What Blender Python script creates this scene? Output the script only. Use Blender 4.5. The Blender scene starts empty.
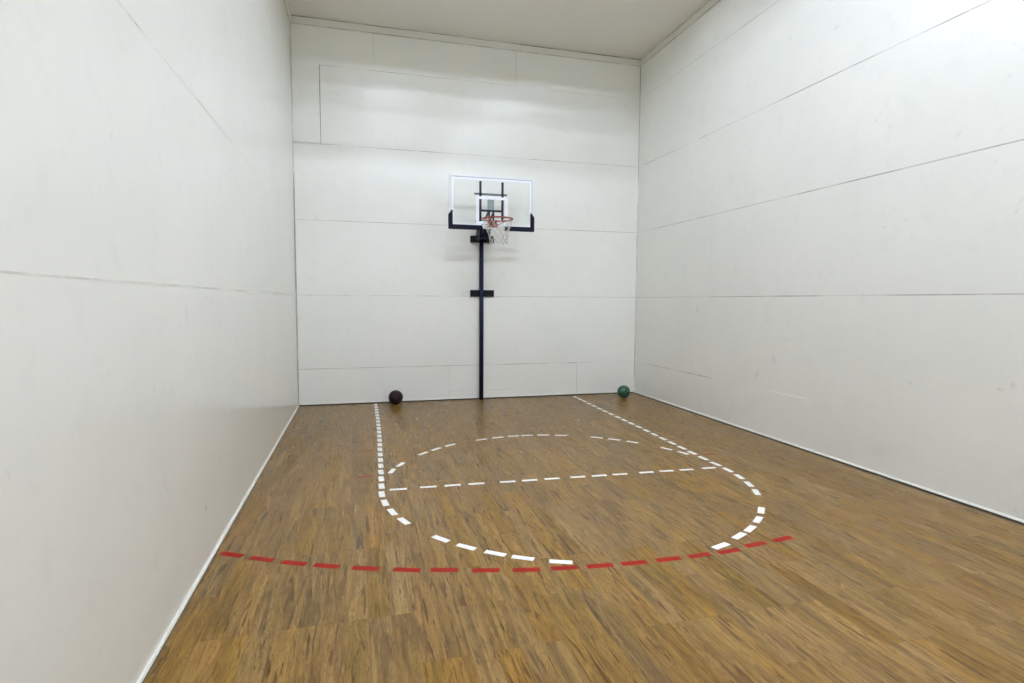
import bpy, bmesh, math, random
from mathutils import Vector, Matrix
random.seed(7)
C = bpy.context.scene.collection
SC = bpy.context.scene

# ------------------------------------------------------------ room (metres)
W, H, L = 6.10, 6.22, 12.20          # width (x), height (z), depth (y runs 0 .. -L)

def lin(r, g, b):
    f = lambda c: (c/255/12.92) if c/255 <= .04045 else ((c/255+.055)/1.055)**2.4
    return (f(r), f(g), f(b), 1)

# ------------------------------------------------------------ materials
def mat(name, col, rough=.5, metal=0, spec=.5, bump=None):
    m = bpy.data.materials.new(name); m.use_nodes = True
    nt = m.node_tree; b = nt.nodes['Principled BSDF']
    b.inputs['Base Color'].default_value = col
    b.inputs['Roughness'].default_value = rough
    b.inputs['Metallic'].default_value = metal
    b.inputs['Specular IOR Level'].default_value = spec
    if bump:
        n = nt.nodes.new('ShaderNodeTexNoise'); n.inputs['Scale'].default_value = bump[0]
        tc = nt.nodes.new('ShaderNodeTexCoord'); nt.links.new(tc.outputs['Object'], n.inputs['Vector'])
        bp = nt.nodes.new('ShaderNodeBump'); bp.inputs['Strength'].default_value = bump[1]
        bp.inputs['Distance'].default_value = bump[2]
        nt.links.new(n.outputs['Fac'], bp.inputs['Height']); nt.links.new(bp.outputs['Normal'], b.inputs['Normal'])
        if len(bump) > 3:
            r = nt.nodes.new('ShaderNodeMix'); r.data_type = 'RGBA'
            r.inputs['A'].default_value = col
            r.inputs['B'].default_value = tuple(c*bump[3] for c in col[:3]) + (1,)
            nt.links.new(n.outputs['Fac'], r.inputs['Factor']); nt.links.new(r.outputs['Result'], b.inputs['Base Color'])
    return m

class NG:
    """small helper to wire node graphs"""
    def __init__(s, m): s.nt = m.node_tree
    def n(s, t, **k):
        x = s.nt.nodes.new(t)
        for a, v in k.items(): setattr(x, a, v)
        return x
    def l(s, a, b): s.nt.links.new(a, b)
    def val(s, x, sock):
        if isinstance(x, (int, float)): sock.default_value = x
        else: s.l(x, sock)
    def m(s, op, a, b=0.0, c=None):
        x = s.n('ShaderNodeMath', operation=op); s.val(a, x.inputs[0]); s.val(b, x.inputs[1])
        if c is not None: s.val(c, x.inputs[2])
        return x.outputs[0]
    def noise(s, vec, scale, detail=3, rough=.5, dist=0):
        x = s.n('ShaderNodeTexNoise'); s.l(vec, x.inputs['Vector'])
        x.inputs['Scale'].default_value = scale; x.inputs['Detail'].default_value = detail
        x.inputs['Roughness'].default_value = rough; x.inputs['Distortion'].default_value = dist
        return x.outputs['Fac']
    def ramp(s, fac, stops):
        x = s.n('ShaderNodeValToRGB'); s.l(fac, x.inputs['Fac']); e = x.color_ramp.elements
        while len(e) < len(stops): e.new(.5)
        for el, (p, c) in zip(e, stops): el.position = p; el.color = c
        return x.outputs['Color']
    def rng(s, v, a, b, c, d):
        x = s.n('ShaderNodeMapRange'); s.val(v, x.inputs['Value'])
        for i, q in zip(('From Min', 'From Max', 'To Min', 'To Max'), (a, b, c, d)): x.inputs[i].default_value = q
        return x.outputs['Result']
    def mix(s, f, a, b, mode='MIX'):
        x = s.n('ShaderNodeMix', data_type='RGBA', blend_type=mode)
        s.val(f, x.inputs['Factor'])
        for q, k in ((a, 'A'), (b, 'B')):
            if isinstance(q, tuple): x.inputs[k].default_value = q
            else: s.l(q, x.inputs[k])
        return x.outputs['Result']
    def comb(s, x, y, z=0.0):
        c = s.n('ShaderNodeCombineXYZ')
        for i, v in enumerate((x, y, z)): s.val(v, c.inputs[i])
        return c.outputs[0]

WALLC = lin(231, 231, 225)
def wall_mat(name='painted_panel', rough=.28):
    m = mat(name, WALLC, rough, spec=.40); g = NG(m); b = g.nt.nodes['Principled BSDF']
    tc = g.n('ShaderNodeTexCoord').outputs['Object']
    big = g.noise(tc, .7, 4, .55)
    fine = g.noise(tc, 6, 5, .6)
    smu = g.noise(tc, 7.0, 3, .55, .3)                       # sparse ball marks and smudges
    c = g.mix(g.rng(big, .3, .7, 0, 1), lin(234, 234, 228), lin(228, 229, 223))
    c = g.mix(g.m('MULTIPLY', g.rng(fine, .55, .8, 0, .35), 1), c, lin(214, 215, 209))
    c = g.mix(g.rng(smu, .68, .80, 0, .35), c, lin(175, 174, 168))
    g.l(c, b.inputs['Base Color'])
    bp = g.n('ShaderNodeBump'); bp.inputs['Strength'].default_value = .25; bp.inputs['Distance'].default_value = .004
    w1 = g.noise(tc, 2.2, 3, .5); w2 = g.noise(tc, 45, 2, .5)
    g.l(g.m('ADD', w1, g.m('MULTIPLY', w2, .05)), bp.inputs['Height']); g.l(bp.outputs['Normal'], b.inputs['Normal'])
    return m

def seam_mat(name, dark, lo, hi):
    m = mat(name, dark, .7); g = NG(m); b = g.nt.nodes['Principled BSDF']
    tc = g.n('ShaderNodeTexCoord').outputs['Object']
    f = g.rng(g.noise(tc, 1.7, 4, .65), .38, .62, lo, hi)
    g.l(g.mix(f, WALLC, dark), b.inputs['Base Color'])
    return m

M = {}
M['wall'] = wall_mat(); M['wall_gloss'] = wall_mat('painted_panel_glossier', .18)
M['ceil'] = mat('ceiling_paint', lin(228, 226, 218), .6, bump=(8, .1, .002, .96))
M['trim'] = mat('trim_paint', lin(222, 221, 212), .35, bump=(5, .05, .002, .97))
M['base'] = mat('baseboard_paint', lin(232, 230, 222), .35, bump=(9, .05, .002, .93))
M['seam3'] = seam_mat('deep_joint', lin(126, 123, 114), .5, 1.0)
M['seam2_and_shade'] = seam_mat('open_joint_and_trim_shade', lin(163, 161, 153), .20, .95)  # wall joints, and the shadow line painted under the trims
M['seam1'] = seam_mat('filled_joint', lin(180, 178, 171), .0, .75)
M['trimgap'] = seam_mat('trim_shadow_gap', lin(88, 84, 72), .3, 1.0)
M['lite'] = mat('painted_lit_joint_edge', lin(248, 248, 244), .4, bump=(6, .05, .002, .97))  # highlight along a joint edge, painted as near-white colour
M['gap'] = mat('floor_gap', lin(78, 71, 57), .85, bump=(14, .2, .003, 1.6))
M['navy'] = mat('navy_powdercoat', lin(21, 28, 56), .5, spec=.25, bump=(60, .08, .001, .85))
M['pad'] = mat('navy_vinyl_pad', lin(11, 15, 36), .6, spec=.2, bump=(25, .15, .002, .8))
M['block'] = mat('black_painted_timber', lin(10, 10, 18), .6, spec=.25, bump=(22, .3, .003, 1.6))
M['steel'] = mat('grey_zinc_steel', lin(128, 140, 140), .4, .75, bump=(30, .1, .001, .85))
M['rim'] = mat('red_enamelled_steel', lin(158, 62, 54), .4, bump=(40, .05, .001, .8))
M['net'] = mat('white_nylon_cord', lin(206, 203, 196), .8, bump=(90, .3, .001, .85))
M['whiteprint'] = mat('white_board_print', lin(240, 242, 250), .35, bump=(20, .02, .001, .98))
M['frame'] = mat('white_aluminium_frame', lin(230, 232, 236), .35, 0, bump=(20, .02, .001, .96))
M['inset_line'] = mat('grey_inset_line', lin(176, 180, 188), .6, bump=(20, .05, .001, .9))
M['tapew'] = mat('white_tape', lin(244, 242, 238), .42, bump=(35, .15, .001, .95))
M['taper'] = mat('red_tape', lin(158, 22, 10), .5, spec=.2, bump=(18, .15, .001, .78))
M['resid3'] = mat('worn_red_tape_residue', lin(138, 84, 44), .5, bump=(16, .1, .001, .85))
M['resid'] = mat('faded_red_tape_residue', lin(140, 58, 26), .55, bump=(16, .1, .001, .75))
M['resid2'] = mat('grey_tape_residue', lin(116, 90, 66), .55, bump=(16, .1, .001, .85))
M['reflector'] = mat('grey_fixture_enamel', lin(150, 150, 148), .5, bump=(10, .02, .001, .98))

# clear acrylic: see-through sheet with a Fresnel gloss
m = bpy.data.materials.new('clear_acrylic'); m.use_nodes = True; g = NG(m)
for n_ in list(g.nt.nodes): g.nt.nodes.remove(n_)
out = g.n('ShaderNodeOutputMaterial'); tr = g.n('ShaderNodeBsdfTransparent'); gl = g.n('ShaderNodeBsdfGlossy')
tr.inputs['Color'].default_value = (.99, .995, .995, 1); gl.inputs['Roughness'].default_value = .05
fr = g.n('ShaderNodeFresnel'); fr.inputs['IOR'].default_value = 1.25; mx = g.n('ShaderNodeMixShader')
g.l(fr.outputs[0], mx.inputs[0]); g.l(tr.outputs[0], mx.inputs[1]); g.l(gl.outputs[0], mx.inputs[2]); g.l(mx.outputs[0], out.inputs['Surface'])
M['acrylic'] = m

m = bpy.data.materials.new('fluorescent_tube'); m.use_nodes = True; g = NG(m)
b = g.nt.nodes['Principled BSDF']; b.inputs['Base Color'].default_value = (.8, .8, .8, 1)
b.inputs['Emission Color'].default_value = (.785, .86, 1.01, 1); b.inputs['Emission Strength'].default_value = 610
M['tube'] = m
m = m.copy(); m.name = 'fluorescent_tube_dimmed'; m.node_tree.nodes['Principled BSDF'].inputs['Emission Strength'].default_value = 225  # weaker copy for the front row, evens out wall brightness
M['tube_dim'] = m

# wood-look vinyl planks, running towards the back wall
def floor_mat():
    C1, C2, C3, C4 = lin(100, 72, 27), lin(131, 97, 37), lin(152, 114, 46), lin(117, 87, 34)
    C5, C6, C7, C8 = lin(100, 70, 22), lin(164, 129, 60), lin(68, 43, 11), lin(72, 45, 10)
    m = mat('wood_look_vinyl_planks', lin(140, 110, 70), .35); g = NG(m); b = g.nt.nodes['Principled BSDF']
    tc = g.n('ShaderNodeTexCoord').outputs['Object']; sp = g.n('ShaderNodeSeparateXYZ'); g.l(tc, sp.inputs[0])
    x, y = sp.outputs[0], sp.outputs[1]
    pw, pl = .122, .914
    u = g.m('DIVIDE', g.m('ADD', x, .07), pw); ci = g.m('FLOOR', u); fu = g.m('FRACT', u)
    wn = g.n('ShaderNodeTexWhiteNoise', noise_dimensions='1D'); g.l(ci, wn.inputs['W'])
    off = g.m('MULTIPLY', g.m('FLOOR', g.m('MULTIPLY', wn.outputs['Value'], 1.999)), .5)
    v = g.m('ADD', g.m('DIVIDE', g.m('ADD', y, 5.372+.914*8), pl), off); ri = g.m('FLOOR', v); fv = g.m('FRACT', v)
    w2 = g.n('ShaderNodeTexWhiteNoise', noise_dimensions='2D'); g.l(g.comb(ci, ri), w2.inputs['Vector'])
    r1 = w2.outputs['Value']; sc2 = g.n('ShaderNodeSeparateColor'); g.l(w2.outputs['Color'], sc2.inputs[0])
    r2, r3 = sc2.outputs[1], sc2.outputs[2]
    # grain coordinates: stretched along the plank, shifted per plank
    gx = g.m('ADD', x, g.m('MULTIPLY', r2, 17.0)); gy = g.m('ADD', y, g.m('MULTIPLY', r3, 31.0))
    gv = g.comb(g.m('MULTIPLY', gx, 1.0), g.m('MULTIPLY', gy, .16), 0.0)
    broad = g.noise(g.comb(gx, g.m('MULTIPLY', gy, .07), 0.0), 15, 3, .55, .5)
    fine = g.noise(g.comb(gx, g.m('MULTIPLY', gy, .05), 1.0), 60, 3, .6, .3)          # straight fine grain
    fig = g.noise(g.comb(gx, g.m('MULTIPLY', gy, .075), 2.0), 32, 4, .62, 1.0)          # dark wandering figure
    fig2 = g.noise(g.comb(gx, g.m('MULTIPLY', gy, .13), 5.0), 15, 4, .62, 1.8)        # thin contour veins
    mott = g.noise(g.comb(gx, g.m('MULTIPLY', gy, .16), 3.0), 34, 4, .6, .5)
    base = g.ramp(broad, [(.28, C1), (.44, C2), (.58, C3), (.74, C4)])
    base = g.mix(g.rng(fine, .40, .66, 0, .55), base, C5)
    base = g.mix(g.rng(mott, .48, .72, 0, .36), base, C6)
    dk = g.m('MULTIPLY', g.rng(fig, .545, .61, 0, 1), g.rng(broad, .36, .52, .15, 1.0))
    base = g.mix(g.m('MULTIPLY', dk, .80), base, C7)
    thin = g.m('ABSOLUTE', g.m('SUBTRACT', fig2, .50))
    base = g.mix(g.m('MULTIPLY', g.rng(thin, 0, .020, 1, 0), .62), base, C8)
    # tone of each plank
    tone = g.rng(r1, 0, 1, .86, 1.11)
    tn = g.n('ShaderNodeHueSaturation'); g.l(base, tn.inputs['Color']); g.l(tone, tn.inputs['Value'])
    g.l(g.rng(r3, 0, 1, .86, .99), tn.inputs['Saturation']); g.l(g.rng(r2, 0, 1, .498, .503), tn.inputs['Hue'])
    # plank joints
    eu = g.m('MINIMUM', fu, g.m('SUBTRACT', 1.0, fu)); ev = g.m('MINIMUM', fv, g.m('SUBTRACT', 1.0, fv))
    ju = g.rng(eu, .004, .014, 1, 0); jv = g.rng(ev, .0008, .0025, 1, 0)
    j = g.m('MAXIMUM', ju, jv)
    col = g.mix(g.m('MULTIPLY', j, .42), tn.outputs['Color'], lin(84, 60, 34))
    # grey scuffs left by play near the left corner and general dust
    ds = g.n('ShaderNodeVectorMath', operation='DISTANCE'); g.l(g.comb(x, g.m('MULTIPLY', y, .8)), ds.inputs[0]); ds.inputs[1].default_value = (.36, -.56, 0)
    scuff = g.m('MULTIPLY', g.rng(ds.outputs['Value'], .06, .34, 1, 0), g.rng(g.noise(tc, 9, 4, .7), .45, .62, 0, 1))
    col = g.mix(g.m('MULTIPLY', scuff, .6), col, lin(84, 78, 66))
    dust = g.rng(g.noise(tc, .9, 4, .6), .4, .75, 0, .10)
    col = g.mix(dust, col, lin(116, 98, 64))
    g.l(col, b.inputs['Base Color'])
    g.l(g.rng(fine, .3, .7, .24, .36), b.inputs['Roughness'])
    b.inputs['Specular IOR Level'].default_value = .19
    bp = g.n('ShaderNodeBump'); bp.inputs['Strength'].default_value = .10; bp.inputs['Distance'].default_value = .0008
    g.l(g.m('SUBTRACT', g.m('ADD', fine, g.m('MULTIPLY', fig, .7)), j), bp.inputs['Height']); g.l(bp.outputs['Normal'], b.inputs['Normal'])
    return m
M['floor'] = floor_mat()

# ------------------------------------------------------------ mesh helpers
def add_box(bm, x0, x1, y0, y1, z0, z1, mi=0):
    vs = [bm.verts.new((x, y, z)) for z in (z0, z1) for y in (y0, y1) for x in (x0, x1)]
    for f in ((0, 2, 3, 1), (4, 5, 7, 6), (0, 1, 5, 4), (2, 6, 7, 3), (0, 4, 6, 2), (1, 3, 7, 5)):
        q = bm.faces.new([vs[i] for i in f]); q.material_index = mi
    return vs

def add_prism(bm, prof, axis, a, b, mi=0):
    """extrude a 2-D outline along an axis: 'x' -> prof is (y,z), 'y' -> (x,z), 'z' -> (x,y)"""
    def P(p, t): return {'x': (t, p[0], p[1]), 'y': (p[0], t, p[1]), 'z': (p[0], p[1], t)}[axis]
    A = [bm.verts.new(P(p, a)) for p in prof]; B = [bm.verts.new(P(p, b)) for p in prof]
    n = len(prof)
    fs = [bm.faces.new(A), bm.faces.new(B[::-1])] + [bm.faces.new((A[i], B[i], B[(i+1) % n], A[(i+1) % n])) for i in range(n)]
    for f in fs: f.material_index = mi
    bmesh.ops.recalc_face_normals(bm, faces=fs)

def add_tube(bm, pts, r, seg=10, closed=False, mi=0):
    pts = [Vector(p) for p in pts]; n = len(pts); rings = []
    prev = None
    for i, p in enumerate(pts):
        if closed: t = pts[(i+1) % n] - pts[i-1]
        else: t = pts[min(i+1, n-1)] - pts[max(i-1, 0)]
        t.normalize()
        if prev is None:
            up = Vector((0, 0, 1)) if abs(t.z) < .95 else Vector((1, 0, 0))
            a = t.cross(up).normalized()
        else:
            a = (prev - t*prev.dot(t)).normalized()
        prev = a; b = t.cross(a)
        rr = r[i] if isinstance(r, (list, tuple)) else r
        rings.append([bm.verts.new(p + (a*math.cos(2*math.pi*k/seg) + b*math.sin(2*math.pi*k/seg))*rr) for k in range(seg)])
    m_ = n if closed else n-1
    for i in range(m_):
        A, B = rings[i], rings[(i+1) % n]
        for k in range(seg):
            f = bm.faces.new((A[k], A[(k+1) % seg], B[(k+1) % seg], B[k])); f.smooth = True; f.material_index = mi
    if not closed:
        bm.faces.new(rings[0][::-1]).material_index = mi; bm.faces.new(rings[-1]).material_index = mi

def add_bar(bm, p, q, w, h, mi=0):
    """rectangular bar from p to q; w across (x-ish), h in the other direction"""
    p, q = Vector(p), Vector(q); t = (q-p).normalized()
    a = Vector((1, 0, 0)) if abs(t.x) < .9 else Vector((0, 1, 0))
    a = (a - t*a.dot(t)).normalized(); b = t.cross(a)
    A = [bm.verts.new(p + a*sx*w/2 + b*sy*h/2) for sx, sy in ((-1, -1), (1, -1), (1, 1), (-1, 1))]
    B = [bm.verts.new(q + a*sx*w/2 + b*sy*h/2) for sx, sy in ((-1, -1), (1, -1), (1, 1), (-1, 1))]
    fs = [bm.faces.new(A[::-1]), bm.faces.new(B)] + [bm.faces.new((A[i], A[(i+1) % 4], B[(i+1) % 4], B[i])) for i in range(4)]
    for f in fs: f.material_index = mi
    bmesh.ops.recalc_face_normals(bm, faces=fs)

def obj(name, bm, mats, parent=None, loc=(0, 0, 0), bevel=None):
    me = bpy.data.meshes.new(name); bm.to_mesh(me); bm.free()
    for m_ in (mats if isinstance(mats, (list, tuple)) else [mats]): me.materials.append(m_)
    o = bpy.data.objects.new(name, me); C.objects.link(o); o.location = loc
    if parent is not None: o.parent = parent
    if bevel:
        md = o.modifiers.new('bevel', 'BEVEL'); md.width = bevel; md.segments = 2; md.limit_method = 'ANGLE'
    return o

def structure(o, label=None, cat=None):
    o['kind'] = 'structure'
    if label: o['label'] = label
    if cat: o['category'] = cat
    return o

def tag(o, label, cat, group=None):
    o['label'] = label; o['category'] = cat
    if group: o['group'] = group
    return o

def empty(name, loc=(0, 0, 0)):
    o = bpy.data.objects.new(name, None); o.empty_display_size = .1; C.objects.link(o); o.location = loc
    return o

NB = bmesh.new
# ------------------------------------------------------------ floor
bm = NB()
GB, GR, GL_ = .046, .048, .022                # where the planks stop short of the walls
def quad(bm, x0, x1, y0, y1, z, mi):
    f = bm.faces.new([bm.verts.new(p) for p in ((x0, y0, z), (x1, y0, z), (x1, y1, z), (x0, y1, z))]); f.material_index = mi
add_box(bm, -.1, W+.1, -L-.1, .1, -.12, -.004, 1)                    # sub-floor, seen only in the gap
add_box(bm, GL_, W-GR, -L+.02, -GB, -.0039, 0, 0)
o = structure(obj('floor', bm, [M['floor'], M['gap']]), 'brown wood-look plank floor of the indoor court', 'floor')

# ------------------------------------------------------------ walls, joints as thin filler strips in the same mesh
SW = .008                                     # joint width
def strips(bm, plane, items):
    """items: (orientation, position, from, to, material slot[, width]) on the wall's face"""
    e = .0006
    for it in items:
        o_, p, a, b, mi = it[:5]; w = (it[5] if len(it) > 5 else SW)/2
        if plane == 'back':
            if o_ == 'h': add_box(bm, a, b, -e, .002, p-w, p+w, mi)
            else: add_box(bm, p-w, p+w, -e, .002, a, b, mi)
        elif plane == 'left':
            if o_ == 'h': add_box(bm, -.002, e, a, b, p-w, p+w, mi)
            else: add_box(bm, -.002, e, p-w, p+w, a, b, mi)
        else:
            if o_ == 'h': add_box(bm, W-e, W+.002, a, b, p-w, p+w, mi)
            else: add_box(bm, W-e, W+.002, p-w, p+w, a, b, mi)
WM = [M['wall'], M['seam1'], M['seam2_and_shade'], M['seam3'], M['lite'], M['gap']]
ZT = 6.11
bm = NB(); add_box(bm, -.15, W+.15, 0, .15, 0, H+.3)
strips(bm, 'back', [
    ('h', 5.51, .43, 3.7, 2), ('h', 5.50, 3.7, W, 1), ('v', .43, 4.27, 5.51, 3, .012), ('h', 4.27, 0, W, 2), ('h', 4.27, 0, .45, 2),
    ('v', 1.28, 5.51, ZT, 1), ('v', 3.70, 5.51, ZT, 2, .007), ('h', 3.05, 0, W, 2), ('h', 1.83, 0, 2.88, 1, .011), ('h', 1.83, 3.33, W, 2),
    ('h', .61, .02, 4.91, 2, .010), ('h', .61, 4.95, W, 1), ('v', 4.91, .04, .61, 1), ('v', 2.51, .02, .61, 1), ('h', .15, 2.51, 4.3, 1),
    ('v', .007, 0, 3.8, 3, .018), ('v', .006, 3.8, 6.1, 2, .012), ('v', W-.006, 0, 6.1, 2, .013), ('h', .009, 0, W, 5, .018)])
structure(obj('wall_back', bm, WM), 'white panelled wall behind the basketball hoop', 'wall')
bm = NB(); add_box(bm, -.15, 0, -L, 0, 0, H+.3)
strips(bm, 'left', [('h', 3.05, -L, -3.62, 2), ('h', 3.05, -3.25, -2.05, 2), ('h', 1.83, -L, -2.9, 1), ('h', 1.83, -3.0, 0, 2)])
structure(obj('wall_left', bm, [M['wall_gloss']]+WM[1:]), 'white panelled wall on the left side', 'wall')
bm = NB(); add_box(bm, W, W+.15, -L, 0, 0, H+.3)
strips(bm, 'right', [('h', 5.50, -L, -.35, 2), ('h', 4.265, -L, -1.95, 2, .011), ('h', 4.265, -1.7, -.25, 2), ('h', 3.05, -L, -.8, 2, .012),
    ('h', 3.05, -.8, 0, 1), ('h', 1.83, -L, 0, 2, .011), ('h', .61, -2.45, -.35, 2, .009), ('h', .612, -4.35, -3.74, 4, .014),
    ('v', -2.35, 1.83, 3.05, 1, .006), ('v', -.007, 0, 6.1, 1, .010), ('h', .0055, -L, 0, 5, .011)])
structure(obj('wall_right', bm, WM), 'white panelled wall on the right side', 'wall')
bm = NB(); add_box(bm, -.15, 2.5, -L-.15, -L, 0, H+.3); add_box(bm, 3.45, W+.15, -L-.15, -L, 0, H+.3); add_box(bm, 2.5, 3.45, -L-.15, -L, 2.12, H+.3)
structure(obj('wall_rear', bm, [M['wall']]), 'white wall behind the camera with the court door', 'wall')
d = NB(); add_box(d, 2.51, 3.44, -L-.07, -L-.02, .005, 2.11)
do = structure(obj('door_1', d, mat('door_paint', lin(205, 203, 196), .4, bump=(7, .05, .002, .96)), bevel=.003), 'plain off-white court door', 'door')
h = NB(); add_tube(h, [(3.36, -L-.02, 1.0), (3.36, -L+.03, 1.0), (3.26, -L+.035, 1.0)], .009); obj('door_handle', h, M['steel'], do)

# ------------------------------------------------------------ ceiling with recessed openings for the lights
FX = [1.72, 4.36]; FY = [-3.47, -6.95, -10.45]; FW, FD = 1.36, 1.16
bm = NB()
ys = [0.15]
xs_h = [(a-FW/2, a+FW/2) for a in FX]
ycur = .15
for fy in FY:
    add_box(bm, -.15, W+.15, fy+FD/2, ycur, H, H+.05)
    xc = -.15
    for a, b_ in xs_h:
        add_box(bm, xc, a, fy-FD/2, fy+FD/2, H, H+.05); xc = b_
    add_box(bm, xc, W+.15, fy-FD/2, fy+FD/2, H, H+.05)
    ycur = fy-FD/2
add_box(bm, -.15, W+.15, -L-.15, ycur, H, H+.05)
structure(obj('ceiling', bm, [M['ceil']]), 'off-white flat ceiling with recessed lights', 'ceiling')

where = ['nearest the back wall', 'in the middle row', 'nearest the rear wall']
proto = None
for j, fy in enumerate(FY):
    for i, fx in enumerate(FX):
        lab = 'recessed fluorescent ceiling light ' + where[j] + (', left side' if i == 0 else ', right side')
        if proto is None:
            r = empty('ceiling_light'); hb = NB(); t = .015; hh = .26
            x0, x1, y0, y1 = -FW/2+.001, FW/2-.001, -FD/2+.001, FD/2-.001
            add_box(hb, x0, x1, y0, y0+t, .001, hh); add_box(hb, x0, x1, y1-t, y1, .001, hh)
            add_box(hb, x0, x0+t, y0+t, y1-t, .001, hh); add_box(hb, x1-t, x1, y0+t, y1-t, .001, hh)
            add_box(hb, x0, x1, y0, y1, hh, hh+t)
            obj('housing', hb, M['reflector'], r)
            for k, ty in enumerate((.125, -.125)):
                tb = NB(); add_tube(tb, [(-.60, ty, .150), (.60, ty, .150)], .009, 12); obj('lamp_tube', tb, M['tube_dim'], r)
                for sx in (-1, 1):
                    eb = NB(); add_box(eb, sx*.625-.02, sx*.625+.02, ty-.03, ty+.03, .125, hh); obj('lamp_holder', eb, M['reflector'], r)
            proto = r
        else:
            r = proto.copy(); C.objects.link(r)
            for ch in list(proto.children):
                c = ch.copy(); C.objects.link(c); c.parent = r
                if j > 0 and ch.name.startswith('lamp_tube'):          # other rows made stronger to brighten the lower walls
                    c.material_slots[0].link = 'OBJECT'; c.material_slots[0].material = M['tube']
        r.location = (fx, fy, H); tag(r, lab, 'ceiling light', 'recessed ceiling lights')

# ------------------------------------------------------------ trims under the ceiling, each over a painted shadow line, and baseboards
tz0, tz1, tt = 6.108, 6.208, .02
bm = NB(); add_box(bm, .0, 1.44, -tt, -.0007, tz0, tz1); add_box(bm, 1.444, 3.77, -tt, -.0007, tz0, tz1); add_box(bm, 3.776, W, -tt, -.0007, tz0, tz1-.004)
add_box(bm, 0, W, -.012, -.0007, tz0-.010, tz0, 2); add_box(bm, 0, W, -.012, -.0007, tz1, H, 1)  # strip below paints the trim's shadow line; strip above darkens the gap
structure(obj('trim_1', bm, [M['trim'], M['trimgap'], M['seam2_and_shade']]), 'white flat trim board along the top of the back wall', 'trim')
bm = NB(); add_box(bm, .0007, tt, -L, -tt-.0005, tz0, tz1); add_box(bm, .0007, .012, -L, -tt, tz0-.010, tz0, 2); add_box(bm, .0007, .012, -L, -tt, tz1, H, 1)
structure(obj('trim_2', bm, [M['trim'], M['trimgap'], M['seam2_and_shade']]), 'white flat trim board along the top of the left wall', 'trim')
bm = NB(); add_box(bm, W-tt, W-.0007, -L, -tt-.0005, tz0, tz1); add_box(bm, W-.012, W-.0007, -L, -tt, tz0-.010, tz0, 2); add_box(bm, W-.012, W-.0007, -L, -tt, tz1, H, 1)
structure(obj('trim_3', bm, [M['trim'], M['trimgap'], M['seam2_and_shade']]), 'white flat trim board along the top of the right wall', 'trim')

def qr(r, n=6): return [(0, 0)] + [(r*math.cos(a), r*math.sin(a)) for a in [math.pi/2*k/n for k in range(n+1)]]
bm = NB(); add_prism(bm, [(.0007+p[0], p[1]+.001) for p in qr(.016)], 'y', -L, 0)
structure(obj('baseboard_left', bm, M['base']), 'white quarter-round strip at the foot of the left wall', 'baseboard')
bm = NB(); add_prism(bm, [(W-.0007-p[0], p[1]+.011) for p in qr(.017)], 'y', -L, 0)
structure(obj('baseboard_right', bm, M['base']), 'white quarter-round strip at the foot of the right wall', 'baseboard')
bm = NB(); add_prism(bm, [(-.0012-p[0], p[1]+.018) for p in qr(.013)], 'x', .027, W-.026)
structure(obj('baseboard_back', bm, M['base']), 'thin white strip at the foot of the back wall', 'baseboard')

# ------------------------------------------------------------ tape on the floor
def tape_mesh(name, ln, wd, m_, th=.0006):
    bm = NB(); add_box(bm, -ln/2, ln/2, -wd/2, wd/2, 0, th); me = bpy.data.meshes.new(name); bm.to_mesh(me); bm.free(); me.materials.append(m_); return me
TW = tape_mesh('tape', .155, .053, M['tapew']); TN = tape_mesh('tape_narrow', .155, .048, M['tapew'])
TR = tape_mesh('tape_red', .180, .056, M['taper'], .0005)
TRS = tape_mesh('tape_residue', .150, .058, M['resid'], .0003); TRF = tape_mesh('tape_residue_faint', .130, .045, M['resid3'], .0003); TRG = tape_mesh('tape_residue_grey', .140, .024, M['resid2'], .0003)
def tape(me, x, y, ang, label, group, cat='tape', z=.0001, ln=None):
    o = bpy.data.objects.new('tape_strip', me); C.objects.link(o)
    o.location = (x, y, z); o.rotation_euler = (0, 0, ang)
    if ln: o.scale = (ln, 1, 1)
    return tag(o, label, cat, group)
ORD = ['first', 'second', 'third', 'fourth', 'fifth', 'sixth', 'seventh', 'eighth', 'ninth', 'tenth', 'eleventh', 'twelfth', 'thirteenth',
       'fourteenth', 'fifteenth', 'sixteenth', 'seventeenth', 'eighteenth', 'nineteenth', 'twentieth', 'twenty-first']
# left lane line, from the back wall outwards
lx = [1.241, 1.240, 1.241, 1.240, 1.239, 1.239, 1.237, 1.235, 1.233, 1.229, 1.225, 1.221, 1.216, 1.210, 1.205, 1.201, 1.196, 1.190, 1.184, 1.179, 1.173]
for k, x in enumerate(lx):
    y = -.172 - .2264*k
    tape(TW, x, y, math.radians(90+random.uniform(-.6, .6)+1.2), 'white tape dash in the left lane line, %s out from the back wall' % ORD[k], 'white tape dashes of the left lane line')
rx = [4.806, 4.798, 4.792, 4.787, 4.782, 4.777, 4.772, 4.769, 4.766, 4.766, 4.762, 4.757, 4.752, 4.746, 4.740, 4.733, 4.726, 4.720, 4.711]
for k, x in enumerate(rx):
    y = -.212 - .2308*k
    tape(TW, x, y, math.radians(90+random.uniform(-.6, .6)+1.0), 'white tape dash in the right lane line, %s out from the back wall' % ORD[k], 'white tape dashes of the right lane line')
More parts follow.
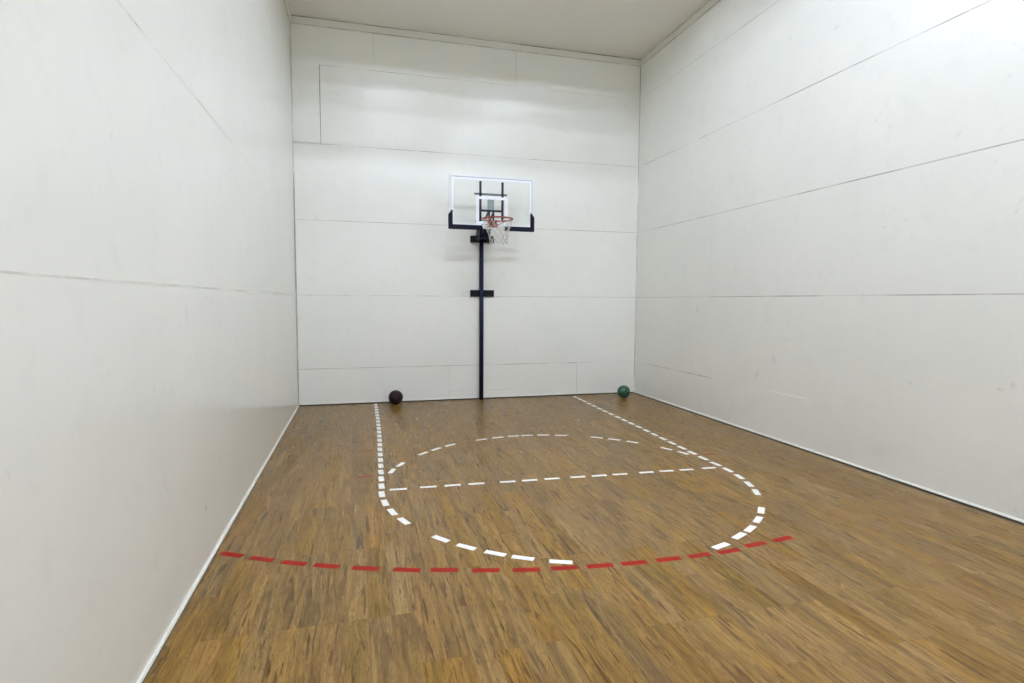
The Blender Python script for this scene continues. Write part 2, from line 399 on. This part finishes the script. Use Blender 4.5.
# rounded end of the key below the lane lines: one circle, hand laid
def on_circle(pts, cx, cy, me, labf, group, z=.0001):
    for k, (x, y) in enumerate(pts):
        a = math.atan2(y-cy, x-cx)
        tape(me, x, y, a+math.pi/2, labf(k), group, z=z)
low = [(1.191, -4.935), (1.241, -5.168), (1.319, -5.388), (1.557, -5.796), (1.713, -5.977), (1.890, -6.130), (2.057, -6.245), (2.289, -6.365)]
lowR = [(4.707, -4.603), (4.700, -4.826), (4.668, -5.053), (4.609, -5.276), (4.522, -5.491), (4.254, -5.892), (4.087, -6.062), (3.903, -6.203), (3.734, -6.297), (3.493, -6.415)]
on_circle(low, 2.943, -4.734, TW, lambda k: 'white tape dash curving in from the left lane line, %s after the straight' % ORD[k], 'white tape dashes of the near curve, left part', z=.0009)
on_circle(lowR, 2.943, -4.734, TW, lambda k: 'white tape dash curving in from the right lane line, %s after the straight' % ORD[k], 'white tape dashes of the near curve, right part', z=.0009)
ft = [(1.327, -4.602), (1.605, -4.603), (1.834, -4.611), (2.063, -4.620), (2.369, -4.636), (2.588, -4.645), (2.819, -4.651), (3.085, -4.663),
      (3.312, -4.674), (3.537, -4.684), (3.831, -4.691), (4.059, -4.699), (4.282, -4.710), (4.552, -4.713)]
for k, (x, y) in enumerate(ft):
    tape(TN, x, y, math.radians(-3.2+random.uniform(-1.5, 1.5)), 'white tape dash in the straight free-throw line, %s from its left end' % ORD[k], 'white tape dashes of the free-throw line')
up = [(1.302, -4.011), (1.403, -3.798), (1.682, -3.415), (1.854, -3.261), (2.045, -3.112), (2.468, -2.936), (2.696, -2.879), (2.911, -2.853),
      (3.094, -2.859), (3.306, -2.889), (3.525, -2.965), (3.938, -3.181), (4.112, -3.338), (4.276, -3.509), (4.522, -3.903), (4.615, -4.114)]
on_circle(up, 2.94, -4.591, TN, lambda k: 'white tape dash in the far half circle, %s from its left end' % ORD[k], 'white tape dashes of the far half circle')
red = [(.128, -5.698), (.339, -5.820), (.558, -5.937), (.767, -6.033), (1.018, -6.133), (1.275, -6.220), (1.512, -6.283), (1.775, -6.356), (2.033, -6.415),
       (2.282, -6.452), (2.521, -6.482), (2.760, -6.502), (3.016, -6.509), (3.256, -6.510), (3.492, -6.504), (3.753, -6.456), (4.012, -6.425)]
on_circle(red, 3.076, -.71, TR, lambda k: 'red tape dash in the three-point arc, %s from the left wall' % ORD[k], 'red tape dashes of the three-point arc')
res = [(TRF, 1.060, -1.063, 'faint red tape mark left of the left lane line, nearest the back wall'),
       (TRG, 1.076, -2.177, 'faint grey tape mark left of the left lane line, second from the back wall'),
       (TRS, 1.060, -3.149, 'faded red tape mark left of the left lane line, third from the back wall'),
       (TRS, 1.029, -4.134, 'faded red tape mark left of the left lane line, farthest from the back wall'),
       (TRF, 4.900, -3.270, 'faint red tape mark right of the right lane line, nearer the back wall'),
       (TRS, 4.880, -4.241, 'faded red tape mark right of the right lane line, farther from the back wall')]
for me, x, y, lab in res: tape(me, x, y, math.radians(-3), lab, 'worn hash marks beside the lane lines', 'tape mark')

# ------------------------------------------------------------ basketball hoop on its pole
PX, PY = 3.070, -.080
hoop = empty('basketball_hoop', (PX, PY, 0))
tag(hoop, 'basketball hoop with clear backboard on a navy pole against the back wall', 'basketball hoop')
inv = Vector((-PX, -PY, 0))
def part(name, bm, m_, parent=hoop, bevel=None, label=None):
    for v in bm.verts: v.co += inv
    o = obj(name, bm, m_, parent, bevel=bevel)
    if label: o['label'] = label
    return o
R_ = .038
bm = NB(); add_tube(bm, [(PX, PY, .0), (PX, PY, 2.96)], R_, 24)
add_tube(bm, [(PX, PY, 1.50), (PX, PY, 1.51)], R_+.0015, 24)
part('pole', bm, M['navy'])
bm = NB(); add_tube(bm, [(PX, PY, 2.96), (PX, PY, 2.972), (PX, PY, 2.978)], [R_+.003, R_+.003, R_*.6], 24); part('pole_cap', bm, M['block'])
for z0, z1 in ((2.768, 2.885), (1.822, 1.940)):
    bm = NB(); add_box(bm, 2.885, 3.307, -.0405, -.0008, z0, z1)
    bk = part('mounting_block', bm, M['block'], bevel=.003, label='black timber block screwed to the wall')
    zc = (z0+z1)/2
    for s in (-1, 1):   # U-strap ears and bolts
        for dx in (.075, .155):
            bb = NB(); add_tube(bb, [(PX+s*dx, -.0405, zc+.012*s), (PX+s*dx, -.050, zc+.012*s)], .009, 6); part('bolt', bb, M['block'], bk)
    sb = NB()
    pts = [(PX-.06, -.043, zc), (PX-R_-.004, -.046, zc)] + [(PX+(R_+.004)*math.cos(a), PY-(R_+.004)*math.sin(a), zc) for a in [math.pi*(1-k/10) for k in range(11)]] + [(PX+R_+.004, -.046, zc), (PX+.06, -.043, zc)]
    for dz in (-.018, 0, .018):
        add_tube(sb, [(p[0], p[1], p[2]+dz) for p in pts], .006, 8)
    part('strap', sb, M['navy'])
# side plates and lift arms
for s in (-1, 1):
    x = PX + s*.080
    bm = NB(); add_prism(bm, [(-.036, 2.775), (-.30, 2.775), (-.335, 2.80), (-.345, 2.86), (-.34, 2.96), (-.27, 3.04), (-.12, 3.05), (-.036, 2.93)], 'x', x-.006, x+.006)
    part('side_plate', bm, M['navy'], bevel=.002)
    x2 = 3.090 + s*.040
    for (ya, za), (yb, zb) in (((-.16, 2.955), (-.765, 3.205)), ((-.16, 2.815), (-.765, 3.055))):
        bm = NB(); add_bar(bm, (x-s*.022, ya, za), (x2, yb, zb), .022, .034); part('lift_arm', bm, M['navy'], bevel=.002)
bm = NB(); add_box(bm, PX-.073, PX+.073, -.330, -.322, 2.800, 2.960); add_prism(bm, [(-.327, 2.953), (-.322, 2.960), (-.268, 3.036), (-.262, 3.030)], 'x', PX-.073, PX+.073)
part('cover_plate', bm, M['navy'])
bm = NB(); add_tube(bm, [(PX-.095, PY, 2.825), (PX-.06, PY, 2.825), (PX+.06, PY, 2.825), (PX+.095, PY, 2.825)], .011, 10)
part('pivot_bolt', bm, M['steel'], label='grey steel bolt')
bm = NB(); add_tube(bm, [(PX-.095, -.20, 2.90), (PX+.095, -.20, 2.90)], .010, 10)
part('pivot_bolt', bm, M['steel'], label='grey steel bolt')

# backboard
BX0, BX1, BZ0, BZ1, BY = 2.395, 3.792, 2.905, 3.748, -.785     # outer frame; BY = back face of the sheet
bd = NB(); add_box(bd, BX0+.012, BX1-.012, BY-.010, BY, BZ0+.02, BZ1-.012)
board = part('backboard', bd, M['acrylic'], label='clear acrylic backboard')
fw = .024
bm = NB()
add_box(bm, BX0, BX1, BY-.020, BY+.014, BZ1-fw, BZ1); add_box(bm, BX0, BX1, BY-.020, BY+.014, BZ0+.01, BZ0+.01+fw)
add_box(bm, BX0, BX0+fw, BY-.020, BY+.014, BZ0+.01+fw, BZ1-fw); add_box(bm, BX1-fw, BX1, BY-.020, BY+.014, BZ0+.01+fw, BZ1-fw)
part('frame', bm, M['frame'], bevel=.002, label='white aluminium frame')
def ring_rect(bm, x0, x1, z0, z1, w, y0, y1):
    add_box(bm, x0, x1, y0, y1, z1-w, z1); add_box(bm, x0, x1, y0, y1, z0, z0+w)
    add_box(bm, x0, x0+w, y0, y1, z0+w, z1-w); add_box(bm, x1-w, x1, y0, y1, z0+w, z1-w)
bm = NB(); ring_rect(bm, BX0+fw, BX1-fw, BZ0+.01+fw, BZ1-fw, .010, BY-.0125, BY-.0102); part('inset_line', bm, M['inset_line'])  # thin grey line between frame and printed border
bm = NB(); ring_rect(bm, BX0+fw+.010, BX1-fw-.010, BZ0+.012+fw+.008, BZ1-fw-.010, .030, BY-.0120, BY-.0102)
part('border_line', bm, M['whiteprint'], label='white line printed around the edge')
bm = NB(); ring_rect(bm, 2.832, 3.352, 2.990, 3.425, .042, BY-.0126, BY-.0102)
part('target_square', bm, M['whiteprint'], label='white rectangle printed over the rim')
# navy pads along the foot and lower corners, in two pieces with a gap behind the rim
def pad(x_out, x_in, s):
    w, hb = .066, .072; z0, zt = 2.893, 3.155
    y0, y1 = BY-.034, BY+.026
    pr = [(x_out, z0), (x_in, z0), (x_in+(-s)*.02, z0+hb), (x_out+s*w, z0+hb), (x_out+s*w, zt+.035), (x_out+s*w*.75, zt+.035), (x_out, zt-.03)]
    bm = NB(); add_prism(bm, pr, 'y', y0, y1); return part('edge_pad', bm, M['pad'], bevel=.006, label='navy vinyl pad on a lower corner of the backboard')
pad(BX0-.012, 2.945, 1); pad(BX1+.012, 3.290, -1)
# steelwork behind the board
for x in (2.905, 3.272):
    bm = NB(); add_box(bm, x-.017, x+.017, BY+.001, BY+.032, 3.03, 3.672); part('upright', bm, M['navy'], bevel=.002)
bm = NB(); add_box(bm, 2.923, 3.254, BY+.004, BY+.030, 3.190, 3.222); part('cross_bar', bm, M['navy'], bevel=.002)
bm = NB(); add_tube(bm, [(2.812, BY+.050, 3.475), (3.352, BY+.050, 3.475)], .016, 14); part('axle', bm, M['steel'], label='grey steel tube')
bm = NB(); add_tube(bm, [(2.838, BY+.050, 3.045), (3.345, BY+.050, 3.045)], .013, 14); part('axle', bm, M['steel'], label='grey steel tube')
bm = NB(); add_box(bm, 3.032, 3.132, BY+.012, BY+.062, 3.215, 3.385); part('back_plate', bm, M['steel'], bevel=.004, label='grey steel plate')
for x in (3.052, 3.122):
    bm = NB(); add_box(bm, x-.012, x+.012, BY+.006, BY+.034, 2.96, 3.190); part('short_upright', bm, M['navy'])
# rim
RX, RY, RZ, RR = 3.100, -1.150, 3.028, .2365
bm = NB(); add_tube(bm, [(RX+RR*math.cos(a), RY+RR*math.sin(a), RZ) for a in [2*math.pi*k/64 for k in range(64)]], .0095, 10, closed=True)
rim = part('rim', bm, M['rim'], label='red steel ring')
bm = NB()
add_tube(bm, [(RX+(RR-.012)*math.cos(a), RY+(RR-.012)*math.sin(a), RZ-.014) for a in [2*math.pi*k/64 for k in range(64)]], .004, 6, closed=True)
for k in range(12):
    a = 2*math.pi*(k+.5)/12; cx, cy = RX+(RR-.005)*math.cos(a), RY+(RR-.005)*math.sin(a)
    add_tube(bm, [(cx+.012*math.cos(a+math.pi/2), cy+.012*math.sin(a+math.pi/2), RZ-.006), (cx, cy, RZ-.024), (cx-.012*math.cos(a+math.pi/2), cy-.012*math.sin(a+math.pi/2), RZ-.006)], .003, 5)
part('net_hooks', bm, M['rim'], rim)
bm = NB()
add_box(bm, 3.020, 3.180, BY-.022, BY-.011, 2.935, 3.055)                                 # plate on the board
add_prism(bm, [(3.030, BY-.022), (3.170, BY-.022), (3.150, RY+RR-.012), (3.050, RY+RR-.012)], 'z', 3.030, 3.040)  # neck
for s in (-1, 1):
    add_prism(bm, [(BY-.022, 2.945), (BY-.022, 3.030), (RY+RR+.02, 3.030), (RY+RR+.02, 3.018)], 'x', 3.100+s*.055-.004, 3.100+s*.055+.004)
    add_tube(bm, [(3.100+s*.05, BY-.02, 2.955), (RX+s*RR*.72, RY+RR*.69, RZ-.004)], .006, 8)
part('rim_bracket', bm, M['rim'], label='red bracket plate')
# net: knotted diamonds
bm = NB(); nS = 12; lev = [(0, .228, 3.022), (1, .212, 2.950), (2, .188, 2.880), (3, .162, 2.812), (4, .145, 2.748), (5, .138, 2.690), (6, .142, 2.640)]
def npnt(k, l):
    _, r, z = lev[l]; a = 2*math.pi*(k + (.5 if l % 2 else 0))/nS + .26
    return Vector((RX + r*math.cos(a) + .012*(l/6), RY + r*math.sin(a) - .004*l, z + .006*math.sin(5*a+l)))
for l in range(6):
    for k in range(nS):
        p = npnt(k, l)
        for dk in ((0, -1) if l % 2 == 0 else (0, 1)):
            q = npnt(k+dk, l+1); mid = (p+q)/2 + Vector((0, 0, -.004))
            add_tube(bm, [p, mid, q], .0041, 5)
        bmesh.ops.create_icosphere(bm, subdivisions=1, radius=.0072, matrix=Matrix.Translation(p))
part('net', bm, M['net'], label='white cord net')

# ------------------------------------------------------------ balls
def ball(name, r, loc, m1, rot):
    bm = NB(); bmesh.ops.create_icosphere(bm, subdivisions=6, radius=1.0)
    def sd(v):
        x, y, z = v
        return min(abs(x), abs(z), abs(abs(y) - (.52 + .30*x*x)) * .9)
    for v in bm.verts:
        d_ = sd(v.co); k = max(0, 1 - d_/.045); v.co *= r*(1 - .020*k*k*(3-2*k))
    for f in bm.faces:
        f.smooth = True; c = f.calc_center_median()/r
        f.material_index = 1 if sd(c) < .026 else 0
    o = obj(name, bm, [m1, M['seamb']], None, loc); o.rotation_euler = rot; return o
M['seamb'] = mat('black_ball_seam', lin(18, 16, 16), .6, bump=(60, .1, .001, .8))
mb = mat('maroon_ball_rubber', lin(48, 24, 32), .55, spec=.3, bump=(160, .6, .002, .75)); 
mg = mat('marbled_green_ball_rubber', lin(40, 92, 66), .42, bump=(160, .5, .002)); g = NG(mg); b = g.nt.nodes['Principled BSDF']
tc = g.n('ShaderNodeTexCoord').outputs['Object']
nz = g.noise(tc, 11, 4, .6, 2.2)
g.l(g.ramp(nz, [(.36, lin(20, 58, 40)), (.50, lin(44, 98, 72)), (.60, lin(66, 122, 96)), (.70, lin(130, 172, 156))]), b.inputs['Base Color'])
tag(ball('basketball', .1200, (1.570, -.205, .1195), mb, (.5, .3, .9)), 'dark maroon basketball on the floor by the back wall, left of the pole', 'basketball')
tag(ball('basketball', .1140, (5.632, -.500, .1135), mg, (.9, .5, .2)), 'marbled green ball on the floor near the right back corner', 'ball')

# ------------------------------------------------------------ camera
cam = bpy.data.cameras.new('camera'); co = bpy.data.objects.new('camera', cam); C.objects.link(co)
cam.sensor_fit = 'HORIZONTAL'; cam.sensor_width = 36; cam.lens = 565.80/1024*36; cam.clip_start = .05
r_ = Vector((0.9657394, -0.2594598, 0.0052899)); u_ = Vector((0.0135079, 0.0706132, 0.9974123)); f_ = Vector((0.2591619, 0.9631689, -0.0716987))
mw = Matrix((r_, u_, -f_)).transposed().to_4x4(); mw.translation = (1.00236, -9.84769, 1.75359)
co.matrix_world = mw
SC.camera = co

# ------------------------------------------------------------ world and view
w = bpy.data.worlds.new('world'); SC.world = w; w.use_nodes = True
w.node_tree.nodes['Background'].inputs['Color'].default_value = (.5, .5, .5, 1)
w.node_tree.nodes['Background'].inputs['Strength'].default_value = .2
SC.view_settings.view_transform = 'Standard'; SC.view_settings.look = 'None'
SC.view_settings.gamma = 1; SC.view_settings.use_curve_mapping = False
SC.view_settings.exposure = -0.09
cy = SC.cycles
cy.use_denoising = True
try: cy.denoiser = 'OPENIMAGEDENOISE'
except Exception: pass
cy.max_bounces = 12; cy.diffuse_bounces = 8; cy.glossy_bounces = 4; cy.transparent_max_bounces = 16
cy.sample_clamp_indirect = 10
cy.caustics_reflective = False; cy.caustics_refractive = False
cy.use_adaptive_sampling = False
